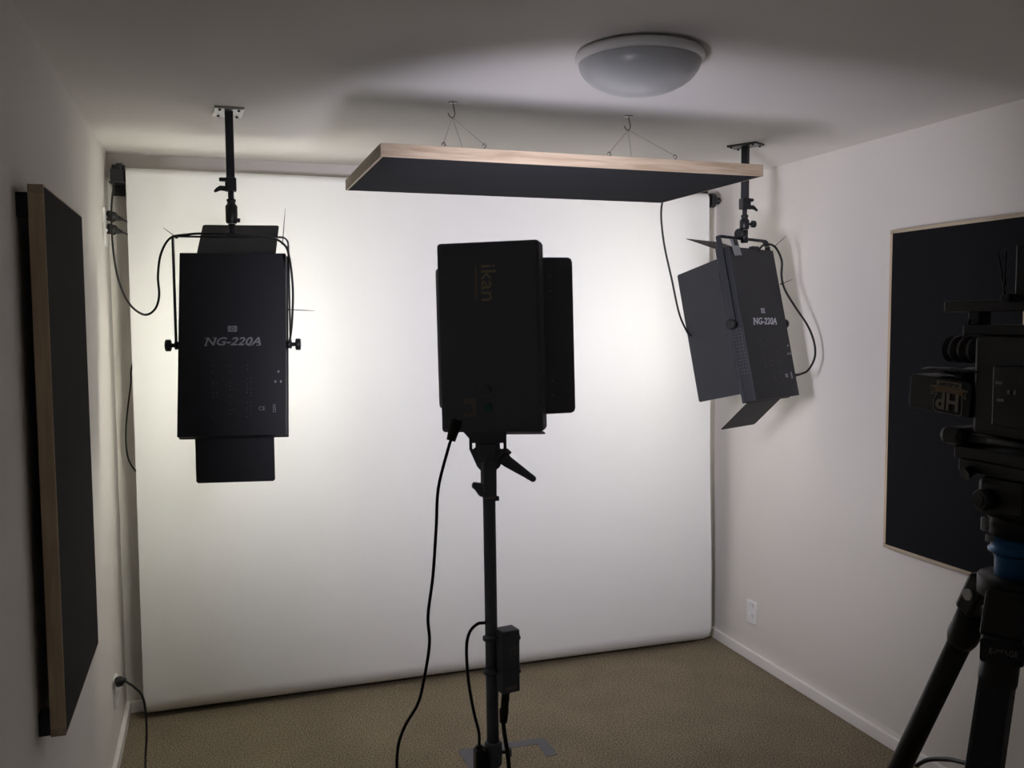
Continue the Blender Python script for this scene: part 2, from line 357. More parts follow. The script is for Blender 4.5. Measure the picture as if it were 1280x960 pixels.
def tube_light(label, loc, yaw, pitch, yoke_pitch, W, D, Ht, flaps, tm, pm, sc=1.0):
    t = thing('studio_light', label, 'studio light', loc, (0, 0, yaw), 'black tube lights hung on ceiling poles')
    P = RX(pitch)
    m = MB()          # housing: back tray, four rim walls, open to the front
    m.box((0, -D/2+0.004, 0), (W, 0.008, Ht), P)
    for s in (-1, 1):
        m.box((s*(W/2-0.003), 0.004, 0), (0.006, D-0.008, Ht), P); m.box((0, 0.004, s*(Ht/2-0.003)), (W-0.012, D-0.008, 0.006), P)
    m.build('housing', BLACK, t, 0.0015)
    m = MB()
    for s in (-1, 1): m.box((s*(W/2+0.001), D/2-0.008, 0), (0.005, 0.014, Ht+0.006), P)
    for s in (-1, 1): m.box((0, D/2-0.008, s*(Ht/2+0.001)), (W, 0.014, 0.005), P)
    m.build('front_frame', FLAPM, t, 0.001)
    MB().box((0, -D/2+0.012, 0), (W-0.014, 0.004, Ht-0.014), P).build('reflector', REFL, t)
    for k in range(4):
        x = (-1.5+k)*W*0.22
        tb = MB(); tb.rings([(x, 0.006, -Ht/2+0.04), (x, 0.006, Ht/2-0.03)], [0.016]*2, 12, P); tb.build('tube', tm, t)
        MB().box((x, 0.004, -Ht/2+0.024), (0.044, 0.034, 0.034), P).build('lamp_holder', WHITEP, t, 0.002)
    back_marks(t, P, W, D, Ht, pm)
    for kind, (L, A, hw) in flaps.items():
        th = 0.0012; c = 0.006
        if kind in ('top', 'bottom'):
            s = 1 if kind == 'top' else -1
            F = P @ T(0, D/2, s*Ht/2) @ RX(s*A)          # leaf along local +y
            MB().prism([(-hw, 0.002), (hw, 0.002), (hw, L-c), (hw-c, L), (-hw+c, L), (-hw, L-c)], -th/2, th/2, F).build('barn_door', FLAPM, t)
            MB().cyl((-hw*0.8, 0.0, 0), (hw*0.8, 0, 0), 0.003, n=8, M=F).build('hinge', BLACK, t)
        else:
            s = -1 if kind == 'left' else 1
            F = P @ T(s*W/2, D/2, 0) @ RZ(-s*A) @ RY(PI/2)   # leaf: local x -> -z, y out
            MB().prism([(-hw, 0.002), (hw, 0.002), (hw, L-c), (hw-c, L), (-hw+c, L), (-hw, L-c)], -th/2, th/2, F).build('barn_door', FLAPM, t)
            MB().cyl((-hw*0.8, 0.0, 0), (hw*0.8, 0, 0), 0.003, n=8, M=F).build('hinge', BLACK, t)
    # yoke: U bar from the two knobs over the top
    Y = RX(yoke_pitch); a = W/2+0.013; zt = 0.362*sc; rr = 0.022
    path = [(-a, 0, -0.012), (-a, 0, 0.12), (-a, 0, zt-0.006), (-a+0.006, 0, zt)]
    m = MB()
    m.box((-a, 0, zt/2-0.008), (0.005, 0.022, zt+0.012), Y)
    m.box((a, 0, (zt-rr)/2-0.008), (0.005, 0.022, zt-rr+0.012), Y)
    m.box(((-rr)/2, 0, zt), (2*a-rr, 0.022, 0.005), Y)
    n = 8; vs = []; fs = []
    for k in range(n+1):
        an = PI/2*k/n
        for rad in (rr-0.0025, rr+0.0025):
            for y in (-0.011, 0.011): vs.append((a-rr+rad*math.sin(an), y, zt-rr+rad*math.cos(an)))
    for k in range(n):
        b = 4*k; fs += [(b, b+1, b+5, b+4), (b+2, b+6, b+7, b+3), (b, b+4, b+6, b+2), (b+1, b+3, b+7, b+5)]
    m.add(vs, fs, Y); m.build('yoke', BLACK, t, 0.0008)
    for s in (-1, 1):
        m = MB(); m.rings([(s*(W/2-0.001), 0, 0), (s*(a+0.004), 0, 0)], [0.013]*2, 14, Y)
        knob(m, (s*a, 0, 0), (s, 0, 0), 0.020, 0.034, M=Y); m.build('tilt_knob', PLASTIC, t)
    m = MB(); m.cyl((0, 0, zt), (0, 0, zt+0.012), 0.016, n=16, M=Y); m.build('yoke_boss', BLACK, t)
    return t

def zip_tie(t, p, d, l=0.05):
    p = Vector(p); d = Vector(d).normalized()
    m = MB(); m.rings([p, p+d*l*0.6, p+d*l], [0.0016, 0.0014, 0.0006], 5); m.box(p, (0.008, 0.008, 0.006)); m.build('cable_tie', PLASTIC, t)

WL, DL, HL = 0.348, 0.062, 0.622
LC = (0.073, 3.188, 1.618)
tl = tube_light('black studio light hanging at left with its rear facing us and wide top flap', LC, -0.175, -0.206, 0.0, WL, DL, HL,
    {'top': (0.195, 0.92, 0.133), 'bottom': (0.152, 1.38, 0.129), 'left': (0.12, 0.10, 0.27), 'right': (0.15, -0.13, 0.27)}, TUBE_LM, PRINT)
zip_tie(tl, (-0.175, 0.0, 0.358), (-0.7, 0.1, 0.55), 0.055)
zip_tie(tl, (0.163, 0.05, 0.345), (0.1, 0.0, 1), 0.12)
zip_tie(tl, (0.186, -0.01, 0.118), (1, 0, -0.05), 0.085)
k_ = 0.988
RC = (2.109, 3.156, 1.674)
tr = tube_light('black studio light at right, tilted, with side flap spread and silver tag on top', RC, 0.458, -0.212, -0.212, WL*k_, DL*k_, HL*k_,
    {'top': (0.184, 0.55, 0.128), 'bottom': (0.172, 0.56, 0.132), 'left': (0.26, -0.30, 0.272), 'right': (0.17, 0.1, 0.27)}, TUBE_RM, PRINT_B, 0.985)
MB().prism([(-0.150, -0.022), (-0.096, -0.018), (-0.112, 0.045), (-0.166, 0.045)], 0, 0.001, RX(-0.212) @ T(0.005, -0.034, 0.292) @ RX(PI/2)).build('paper_tag', SILVL, tr, label='silver paper tag folded over the rear top edge')
MB().prism([(-0.135, 0.020), (-0.105, 0.020), (-0.112, 0.047), (-0.140, 0.047)], 0, 0.0012, RX(-0.212) @ T(0.0, -0.0352, 0.292) @ RX(PI/2)).build('tag_clip', BLACK, tr)
MB().box((0.03, -0.025, 0.312), (0.05, 0.02, 0.012), RX(-0.212)).build('mount_block', BLACK, tr, 0.002)

# ceiling poles
def ceiling_pole(label, x, y, plate_rot, zb, parts):
    t = thing('ceiling_pole', label, 'ceiling mount', (x, y, 2.4), (0, 0, 0), 'telescopic poles carrying the tube lights')
    Mz = T(0, 0, 0) @ RZ(plate_rot)
    MB().box((0, 0.018 if plate_rot < 0.3 else 0, -0.004), (0.094 if plate_rot < 0.3 else 0.075, 0.128, 0.008), Mz).build('ceiling_plate', CHROME if plate_rot < 0.3 else PLATE_D, t, 0.001)
    for sx in (-1, 1):
        for sy in (-1, 1):
            MB().cyl((sx*0.03, (0.018 if plate_rot < 0.3 else 0)+sy*0.048, -0.0125), (sx*0.03, (0.018 if plate_rot < 0.3 else 0)+sy*0.048, -0.005), 0.005, n=6, M=Mz).build('bolt', BLACK, t)
    MB().box((0, 0, -0.118), (0.026, 0.026, 0.226), RZ(plate_rot)).build('upper_tube', BLACK, t, 0.003)
    MB().cyl((0, 0, -0.23), (0, 0, zb-2.4), 0.0095, n=16).build('lower_tube', BLACK, t)
    for fn in parts: fn(t)
    return t
def pl_clamp(side, z):
    def fn(t):
        m = MB(); m.box((0, 0, z-2.4), (0.036, 0.036, 0.044)); m.box((side*0.026, 0, z-2.4+0.016), (0.022, 0.02, 0.012)); m.build('clamp', PLASTIC, t, 0.003)
        m = MB(); m.rings([(side*0.016, -0.004, z-2.4-0.014), (side*0.034, -0.006, z-2.4-0.013), (side*0.042, -0.008, z-2.4-0.018), (side*0.052, -0.012, z-2.4-0.028 if side > 0 else z-2.4-0.026)], [0.009, 0.0085, 0.007, 0.004], 10); m.build('clamp_lever', PLASTIC, t)
    return fn
def pl_socket(zt, zb_):
    def fn(t):
        a = zt-2.4; b = zb_-2.4
        MB().rings([(0, 0, a), (0, 0, a-0.008), (0, 0, a-0.010), (0, 0, a-0.018), (0, 0, a-0.022), (0, 0, b+0.006), (0, 0, b)], [0.015, 0.015, 0.012, 0.015, 0.0195, 0.0195, 0.016], 18).build('socket', PLASTIC, t)
    return fn
def pl_spigot(z0, z1, rad):
    def fn(t):
        MB().cyl((0, 0, z0-2.4), (0, 0, z0-2.4-0.006), 0.010, n=16).build('spigot_ring', CHROME, t)
        MB().cyl((0, 0, z0-2.406), (0, 0, z1-2.4), rad, n=18).build('spigot', PLASTIC, t)
    return fn
def pl_knob(z, ax, r_, l_, y=0):
    def fn(t):
        m = MB(); knob(m, (ax[0]*0.012, ax[1]*0.012, z-2.4), ax, r_, l_); m.build('knob', PLASTIC, t)
    return fn
ceiling_pole('black ceiling pole with shiny bolted plate holding the left studio light', 0.077, 3.188, 0.04, 2.07,
    [pl_clamp(-1, 2.153), pl_socket(2.105, 2.025), pl_spigot(2.028, 1.982, 0.012), pl_knob(2.036, (0.9, -0.2, -0.05), 0.007, 0.016)])
ceiling_pole('black ceiling pole with turned plate and round knob holding the right studio light', 2.077, 3.215, math.radians(30), 2.08,
    [pl_clamp(1, 2.163), pl_socket(2.118, 2.060), pl_spigot(2.062, 2.006, 0.0145), pl_knob(2.082, (1, -0.1, 0), 0.014, 0.036), pl_knob(2.040, (-0.95, -0.3, 0.02), 0.021, 0.028)])

# ------------------------------------------------------------------ LED panel on its stand
Wi, Di, Hi = 0.268, 0.062, 0.491
IC = Vector((0.5158, 1.665, 1.6624))
Ri = (-0.0157, -0.0226, -0.5111)
t = thing('led_panel_light', 'black upright LED panel light seen from behind on the stand in front of the backdrop', 'studio light', IC, (0, 0, Ri[2]))
LEDROOT = t; NSC = 0.74      # drawn at 1:0.74, sized down to the real 36 cm panel
P = RX(Ri[0]) @ RY(Ri[1])
m = MB(); m.prism(rrect(Wi, Hi, 0.009, 3), -Di/2+0.004, Di/2, P @ RX(PI/2)); m.build('housing', CASE, t, 0.003)
m = MB(); m.prism(rrect(Wi-0.016, Hi-0.016, 0.01, 3), Di/2-0.001, Di/2+0.004, P @ RX(PI/2)); m.build('back_cover', CASE, t, 0.002)
m = MB()
for s_ in (-1, 1):
    m.box((s_*(Wi/2-0.006), Di/2+0.004, 0), (0.010, 0.012, Hi-0.012), P); m.box((0, Di/2+0.004, s_*(Hi/2-0.010)), (Wi-0.022, 0.012, 0.010), P)
m.build('front_bezel', CASE, t, 0.002)
MB().box((0, Di/2-0.004, 0), (Wi-0.03, 0.006, Hi-0.03), P).build('diffuser', LEDM, t)
LA = bpy.data.lights.new('led_array', 'AREA'); LA.shape = 'RECTANGLE'; LA.size = (Wi-0.05)*0.74; LA.size_y = (Hi-0.05)*0.74
LA.energy = LED_W; LA.color = LED_COL; LA.spread = math.radians(LED_SPREAD)
lo = bpy.data.objects.new('led_array', LA); COL.objects.link(lo); lo.parent = t
Pm = P @ T(0, Di/2+0.002, 0) @ RX(PI/2); lo.matrix_local = T(*(Pm.translation*0.74)) @ Pm.to_3x3().to_4x4()
def leaf(hw, L, M, c=0.012):
    return MB().prism([(-hw, 0.0), (hw, 0.0), (hw, L-c), (hw-c*0.3, L-c*0.3), (hw-c, L), (-hw+c, L), (-hw+c*0.3, L-c*0.3), (-hw, L-c)], -0.0015, 0.0015, M)
fr = leaf(0.205, 0.082, P @ T(Wi/2, Di/2, 0) @ RZ(-1.05) @ RY(PI/2)).build('barn_door', CASE, t)
for z in (-0.155, -0.118, 0.118, 0.155): MB().cyl((z, 0.018, -0.0028), (z, 0.018, 0.003), 0.002, n=8, M=P @ T(Wi/2, Di/2, 0) @ RZ(-1.05) @ RY(PI/2)).build('rivet', CHROME, fr)
leaf(0.19, 0.09, P @ T(-Wi/2, Di/2, 0) @ RZ(0.50) @ RY(PI/2)).build('barn_door', CASE, t)
leaf(0.085, 0.11, P @ T(0.03, Di/2, -Hi/2) @ RX(-0.21)).build('barn_door', CASE, t)
leaf(0.10, 0.10, P @ T(-0.01, Di/2, Hi/2) @ RX(0.0)).build('barn_door', CASE, t)
def F(x, z, d=0.0006): return P @ T(x, -Di/2-0.004-d, z) @ RX(PI/2)
text('brand_lettering', 'ikan', 0.056, PRINT_Y, t, F(0.0, 0.140) @ RZ(-PI/2), 0, 0.0002, width=0.092)
text('web_lettering', 'www.ikancorp.com', 0.014, PRINT_Y, t, F(-0.030, 0.140) @ RZ(-PI/2), 0, 0.0, width=0.085)
for (x, z) in ((-0.048, 0.13), (-0.058, 0.13), (-0.068, 0.13), (0.045, 0.145), (0.06, 0.145), (0.07, 0.145)): MB().cyl((x, -Di/2-0.0045, z), (x, -Di/2-0.004, z), 0.0012, n=6, M=P).build('screw', GREYL, t)
m = MB(); n = 32; vs = []; fs = []
for k in range(n):
    a = 2*PI*k/n; vs += [(0.0200*math.cos(a), 0.0200*math.sin(a), 0), (0.0188*math.cos(a), 0.0188*math.sin(a), 0)]
for k in range(n): fs.append((2*k, 2*((k+1) % n), 2*((k+1) % n)+1, 2*k+1))
m.add(vs, fs, F(-0.012, -0.133)); m.build('dimmer_scale', GREYL, t)
MB().cyl((-0.012, -Di/2-0.004, -0.133), (-0.012, -Di/2-0.014, -0.133), 0.012, n=20, M=P).build('dimmer_knob', CASE, t)
MB().prism(rrect(0.033, 0.048, 0.002, 2), 0, 0.001, F(-0.056, -0.180)).build('socket_label', GREYL, t)
MB().cyl((-0.064, -Di/2-0.004, -0.184), (-0.064, -Di/2-0.013, -0.184), 0.0135, n=20, M=P).build('power_socket', CASE, t)
MB().box((-0.006, -Di/2-0.006, -0.180), (0.017, 0.006, 0.020), P).build('rocker_switch', GREENM, t, 0.001, label='green rocker switch')
text('switch_mark', 'o|', 0.012, GREYL, t, F(-0.052, -0.133))

def resize(root, G):
    for o in COL.objects:
        q = o
        while q.parent: q = q.parent
        if q is root and o.type == 'MESH': o.data.transform(G)
        if q is root:
            for md in o.modifiers: md.width *= 0.74
resize(LEDROOT, Matrix.Scale(NSC, 4))

ST = thing('light_stand', 'black light stand with a clamp lever under the LED panel light', 'light stand', (0.5106, 1.6613, 0))
MB().cyl((0, 0, 0.50), (-0.006, 0, 1.232), 0.0165, n=24).build('middle_tube', CASE, ST)
MB().rings([(0, 0, 0.50), (0, 0, 0.505), (0, 0, 0.56), (0, 0, 0.566)], [0.021, 0.024, 0.024, 0.020], 20).build('tube_collar', CASE, ST)
m = MB(); knob(m, (0.018, -0.005, 0.535), (1, -0.2, 0), 0.014, 0.03); m.build('collar_knob', CASE, ST)
MB().rings([(-0.006, 0, 1.228), (-0.006, 0, 1.232), (-0.006, 0, 1.238)], [0.0175, 0.018, 0.016], 20).build('tube_rim', GREYL, ST)
MB().box((0.014, -0.002, 1.226), (0.012, 0.012, 0.012)).build('rim_catch', CASE, ST, 0.002)
MB().box((-0.007, 0, 1.285), (0.036, 0.034, 0.106)).build('spigot_receiver', CASE, ST, 0.004)
m = MB(); m.prism([(-0.022, 1.234), (-0.022, 1.268), (-0.046, 1.273), (-0.052, 1.268), (-0.052, 1.258), (-0.044, 1.252), (-0.032, 1.234)], -0.008, 0.008, RX(PI/2)); m.build('receiver_knob', CASE, ST, 0.003)
# yoke bracket between stand and panel
K = RZ(-0.3)
m = MB()
bx_ = [(-0.064, 1.435), (-0.064, 1.405), (-0.050, 1.386), (-0.050, 1.356), (-0.030, 1.312), (-0.020, 1.300), (0.018, 1.300), (0.030, 1.310), (0.043, 1.345), (0.048, 1.356), (0.048, 1.41), (0.06, 1.435)]
m.prism(bx_, -0.006, -0.002, K @ T(-0.007, 0, 0) @ RX(PI/2))
BR = [(-0.050, 1.386), (-0.050, 1.356), (-0.030, 1.312), (-0.020, 1.300), (0.018, 1.300), (0.030, 1.310), (0.043, 1.345), (0.048, 1.356), (0.048, 1.386)]
m = MB()
KK = K @ T(-0.007, 0, 0) @ RX(PI/2)
m.prism([(-0.050, 1.358), (-0.030, 1.312), (-0.020, 1.300), (0.018, 1.300), (0.030, 1.310), (0.043, 1.345), (0.048, 1.358)], -0.006, 0.0, KK)
for (x0, x1) in ((-0.050, -0.042), (-0.034, 0.031), (0.040, 0.048)): m.prism([(x0, 1.358), (x1, 1.358), (x1, 1.374), (x0, 1.374)], -0.006, 0.0, KK)
m.prism([(-0.050, 1.374), (0.048, 1.374), (0.048, 1.44), (-0.064, 1.44), (-0.064, 1.402), (-0.050, 1.386)], -0.006, 0.0, KK)
m.prism([(-0.038, 1.358), (-0.034, 1.358), (-0.034, 1.361), (-0.038, 1.361)], -0.006, 0, KK)
m.build('tilt_bracket', CASE, ST)
MB().box((-0.009, 0.005, 1.348), (0.05, 0.05, 0.05), K).build('tilt_block', CASE, ST, 0.006)
m = MB(); m.rings([(0.026, -0.012, 1.338), (0.040, -0.014, 1.325), (0.080, -0.018, 1.297), (0.112, -0.02, 1.274), (0.1155, -0.02, 1.2715)], [0.018, 0.0155, 0.0115, 0.0085, 0.005], 14); m.build('tilt_lever', CASE, ST)
MB().rings([(0.038, -0.01, 1.354), (0.048, -0.012, 1.344)], [0.007, 0.007], 10).build('lever_bolt', GREYL, ST)
resize(ST, T(0, 0, 0.4407) @ Matrix.Scale(NSC, 4))
MB().cyl((0, 0, 0.10), (0, 0, 0.56), 0.0144, n=24).build('lower_tube', CASE, ST)
for k in range(3):
    a = math.radians(90+120*k+20); c, s = math.cos(a), math.sin(a)
    MB().rings([(0.03*c, 0.03*s, 0.46), (0.40*c, 0.40*s, 0.012)], [0.010]*2, 12).build('leg', CASE, ST)
    MB().rings([(0.02*c, 0.02*s, 0.16), (0.26*c, 0.26*s, 0.18)], [0.006]*2, 8).build('brace', CASE, ST)
MB().rings([(0, 0, 0.43), (0, 0, 0.49)], [0.03, 0.03], 18).build('leg_collar', CASE, ST)

# power supply strapped to the pole
t = thing('power_supply', 'black power supply brick strapped to the right side of the light stand pole', 'power supply', (0.5358, 1.6443, 0.9675), (0, 0, 0.16))
PSR = t
MB().box((0.0, 0.0, 0.084), (0.052, 0.046, 0.168)).build('case', CASE, t, 0.003)
MB().prism([(-0.018, 0.008), (0.016, 0.012), (0.016, 0.021), (-0.018, 0.018)], 0.0, 0.001, T(0, -0.0235, 0) @ RX(PI/2)).build('label', GREYL, t)
for k, z in enumerate((0.145, 0.055)):
    m = MB(); m.box((0.0, 0.0, z), (0.055, 0.049, 0.008)); m.rings([(-0.044, 0.012, z-0.004), (-0.044, 0.012, z+0.004)], [0.0205]*2, 20); m.box((-0.024, 0.006, z), (0.02, 0.02, 0.008)); m.build('strap', CASE, t)
for s in ((0.026, 0.148), (0.028, 0.062)): MB().rings([(s[0], -0.01, s[1]), (s[0]+0.005, -0.01, s[1])], [0.004]*2, 8).build('strap_stud', GREYL, t)
text('rating_lettering', '~ | 24V\n-  5A', 0.016, GREYL, t, T(-0.002, -0.0237, 0.112) @ RX(PI/2))
MB().rings([(-0.006, -0.002, 0.0), (-0.010, -0.002, -0.045), (-0.012, -0.002, -0.05), (-0.014, -0.002, -0.085)], [0.011, 0.0105, 0.013, 0.010], 12).build('output_plug', RUBBER, t)

resize(PSR, Matrix.Scale(NSC, 4))

# ------------------------------------------------------------------ cords
def cord(name, label, pts, r_=0.0035, ends=(), cat='cable'):
    p0 = Vector(pts[0]); t = thing(name, label, cat, p0)
    MB().tube([Vector(p)-p0 for p in pts], r_, 8, seg=7).build('cable', RUBBER, t)
    for (a, b, ra, rb) in ends:
        a = Vector(a)-p0; b = Vector(b)-p0; d = b-a
        MB().rings([a, a+d*0.45, a+d*0.6, b], [ra, ra, (ra+rb)/2, rb], 12).build('plug', RUBBER, t)
    return t
cord('power_cord', 'black cord drooping from the top left corner to the left studio light yoke',
     [(-0.352, 4.02, 2.27), (-0.357, 3.95, 2.20), (-0.359, 3.90, 2.11), (-0.348, 3.80, 1.98), (-0.318, 3.62, 1.858), (-0.270, 3.42, 1.765), (-0.212, 3.25, 1.722), (-0.174, 3.2, 1.737), (-0.158, 3.19, 1.782), (-0.159, 3.18, 1.848), (-0.147, 3.17, 1.919), (-0.115, 3.14, 1.968), (-0.061, 3.125, 1.979), (-0.02, 3.125, 1.983), (0.075, 3.12, 1.984), (0.19, 3.12, 1.976), (0.238, 3.12, 1.955), (0.256, 3.12, 1.915), (0.266, 3.12, 1.808), (0.262, 3.13, 1.70), (0.256, 3.15, 1.64), (0.246, 3.165, 1.60)], 0.0038)
RCORD = cord('power_cord', 'black looping cord plugged low into the side of the right studio light',
     [(2.323, 3.17, 1.464), (2.362, 3.17, 1.48), (2.401, 3.18, 1.529), (2.407, 3.19, 1.589), (2.381, 3.2, 1.663), (2.319, 3.21, 1.75), (2.278, 3.22, 1.817), (2.261, 3.22, 1.873), (2.26, 3.22, 1.939), (2.224, 3.22, 1.995), (2.167, 3.21, 1.999), (2.133, 3.21, 1.966)], 0.0045,
     [((2.257, 3.165, 1.456), (2.323, 3.17, 1.464), 0.009, 0.005)])
for (a_, b_2) in (((2.221, 3.215, 1.994), (2.268, 3.20, 2.037)), ((2.258, 3.215, 1.840), (2.302, 3.20, 1.859))):
    a_ = Vector(a_)-RCORD.location; zip_tie(RCORD, a_, Vector(b_2)-RCORD.location-a_, (Vector(b_2)-RCORD.location-a_).length)
cord('hanging_cord', 'thin black cord dropping from behind the ceiling panel to the right studio light',
     [(1.40, 3.00, 2.186), (1.60, 3.06, 2.188), (1.695, 3.19, 2.186), (1.722, 3.26, 2.14), (1.734, 3.28, 2.079), (1.749, 3.28, 1.983), (1.782, 3.28, 1.855), (1.82, 3.29, 1.725), (1.865, 3.31, 1.653), (1.905, 3.34, 1.627), (1.96, 3.38, 1.64)], 0.004)
cord('power_cord', 'long black power cord falling from the lower left corner of the LED panel light',
     [(0.424, 1.628, 1.4767), (0.4159, 1.628, 1.4537), (0.3966, 1.628, 1.3819), (0.3915, 1.628, 1.3065), (0.3841, 1.628, 1.2154), (0.3737, 1.628, 1.14), (0.3759, 1.628, 1.0859), (0.3641, 1.628, 1.0171), (0.3515, 1.628, 0.972), (0.3249, 1.628, 0.9298), (0.3115, 1.628, 0.8847), (0.3115, 1.628, 0.80), (0.32, 1.628, 0.5), (0.34, 1.64, 0.15), (0.36, 1.66, 0.012), (0.30, 1.9, 0.006), (0.15, 2.5, 0.006)], 0.0031,
     [((0.4336, 1.628, 1.51), (0.4218, 1.628, 1.4707), 0.0115, 0.0089)])
t = cord('adapter_cord', 'short black cord bowing out left of the stand pole down to a plug',
     [(0.4973, 1.6465, 1.1118), (0.4847, 1.628, 1.1141), (0.4706, 1.628, 1.1133), (0.4551, 1.628, 1.0993), (0.4484, 1.628, 1.0689), (0.4514, 1.628, 1.0053), (0.4618, 1.628, 0.9402), (0.4714, 1.628, 0.8987), (0.4721, 1.628, 0.8699)], 0.0031)
ADP = t
m = MB(); m.rings([(-0.034, -0.025, -0.322), (-0.034, -0.025, -0.332)], [0.009, 0.012], 12); m.box((-0.034, -0.025, -0.372), (0.026, 0.03, 0.08)); m.build('plug', PLASTIC, t, 0.003)
MB().tube([(-0.034, -0.01, -0.345), (-0.012, -0.0, -0.352), (-0.004, 0.0, -0.40), (-0.006, 0.0, -0.6)], 0.008, 8).build('plug_strain_relief', RUBBER, t)
for o in ADP.children:
    if o.name.startswith('plug'): o.data.transform(Matrix.Scale(NSC, 4))
cord('output_cord', 'thin black cord running down from the power supply beside the stand pole',
     [(0.5254, 1.6413, 0.9069), (0.5269, 1.6391, 0.8847), (0.5343, 1.6369, 0.8255), (0.5387, 1.6354, 0.7367), (0.5476, 1.628, 0.5887), (0.56, 1.61, 0.3), (0.60, 1.58, 0.012)], 0.0045)
cord('power_cord', 'black cord plugged into the low outlet on the left wall',
     [(-0.352, 3.66, 0.332), (-0.339, 3.62, 0.335), (-0.311, 3.6, 0.319), (-0.285, 3.6, 0.281), (-0.275, 3.6, 0.217), (-0.275, 3.6, 0.123), (-0.280, 3.58, 0.045), (-0.27, 3.5, 0.008), (-0.20, 3.2, 0.006), (-0.05, 2.8, 0.006)], 0.0045,
     [((-0.377, 3.665, 0.322), (-0.345, 3.655, 0.333), 0.020, 0.007)])
cord('power_cord', 'thin dark cord bulging out from behind the left edge of the backdrop',
     [(-0.24, 4.125, 1.62), (-0.300, 4.11, 1.56), (-0.322, 4.10, 1.50), (-0.326, 4.10, 1.438), (-0.343, 4.10, 1.321), (-0.353, 4.10, 1.22), (-0.349, 4.10, 1.135), (-0.330, 4.10, 1.083), (-0.295, 4.11, 1.045), (-0.22, 4.125, 1.02)], 0.0035)
for (z, lab) in ((2.122, 'upper of two black plugs in the high socket at the left corner'), (2.070, 'lower of two black plugs in the high socket at the left corner')):
    y = 3.95
    cord('power_plug', lab, [(-0.335, y+0.01, z-0.006), (-0.318, y+0.06, z-0.013), (-0.290, 4.10, z-0.02), (-0.22, 4.12, z-0.06)], 0.0035,
         [((-0.377, y, z), (-0.326, y+0.03, z-0.010), 0.021, 0.005)], 'plug')

# ------------------------------------------------------------------ outlets
def outlet(label, x, y, z, s, w_=0.078, h_=0.112):
    t = thing('wall_outlet', label, 'outlet', (x, y, z))
    MB().box((s*0.005, 0, 0), (0.010, w_, h_)).build('face_plate', WHITEP, t, 0.002)
    for k in (-1, 1):
        MB().rings([(s*0.010, -s*0.020, 0.012+0.026*k), (s*0.015, -s*0.020, 0.012+0.026*k)], [0.0065, 0.005], 12).build('switch', WHITEP, t)
        m = MB()
        for j in (-1, 1): m.box((s*0.0103, s*(0.014)+0.006*j, 0.014+0.026*k), (0.001, 0.0022, 0.008), None)
        m.box((s*0.0103, s*0.014, 0.003+0.026*k), (0.001, 0.0022, 0.006))
        m.build('socket_slot', STICK_D, t)
    return t
outlet('white double outlet low on the right wall with nothing plugged in', XR, 3.772, 0.245, -1)
outlet('white outlet low on the left wall with a black plug in it', XL, 3.70, 0.275, 1)
t = outlet('white outlet high in the left corner with two black plugs', XL, 3.945, 2.075, 1, 0.075, 0.15)

# ------------------------------------------------------------------ floor tape
t = thing('floor_tape', 'grey tape marking a bracket shape on the carpet behind the light stand', 'tape', (1.06, 3.31, 0))
MB().box((0, 0.005, 0.001), (0.360, 0.046, 0.0012), RZ(-0.04)).build('tape_strip', TAPEM, t)
MB().box((0.157, -0.075, 0.0022), (0.048, 0.115, 0.0012)).build('tape_strip', TAPEM, t)
MB().box((-0.155, -0.12, 0.0022), (0.048, 0.22, 0.0012)).build('tape_strip', TAPEM, t)

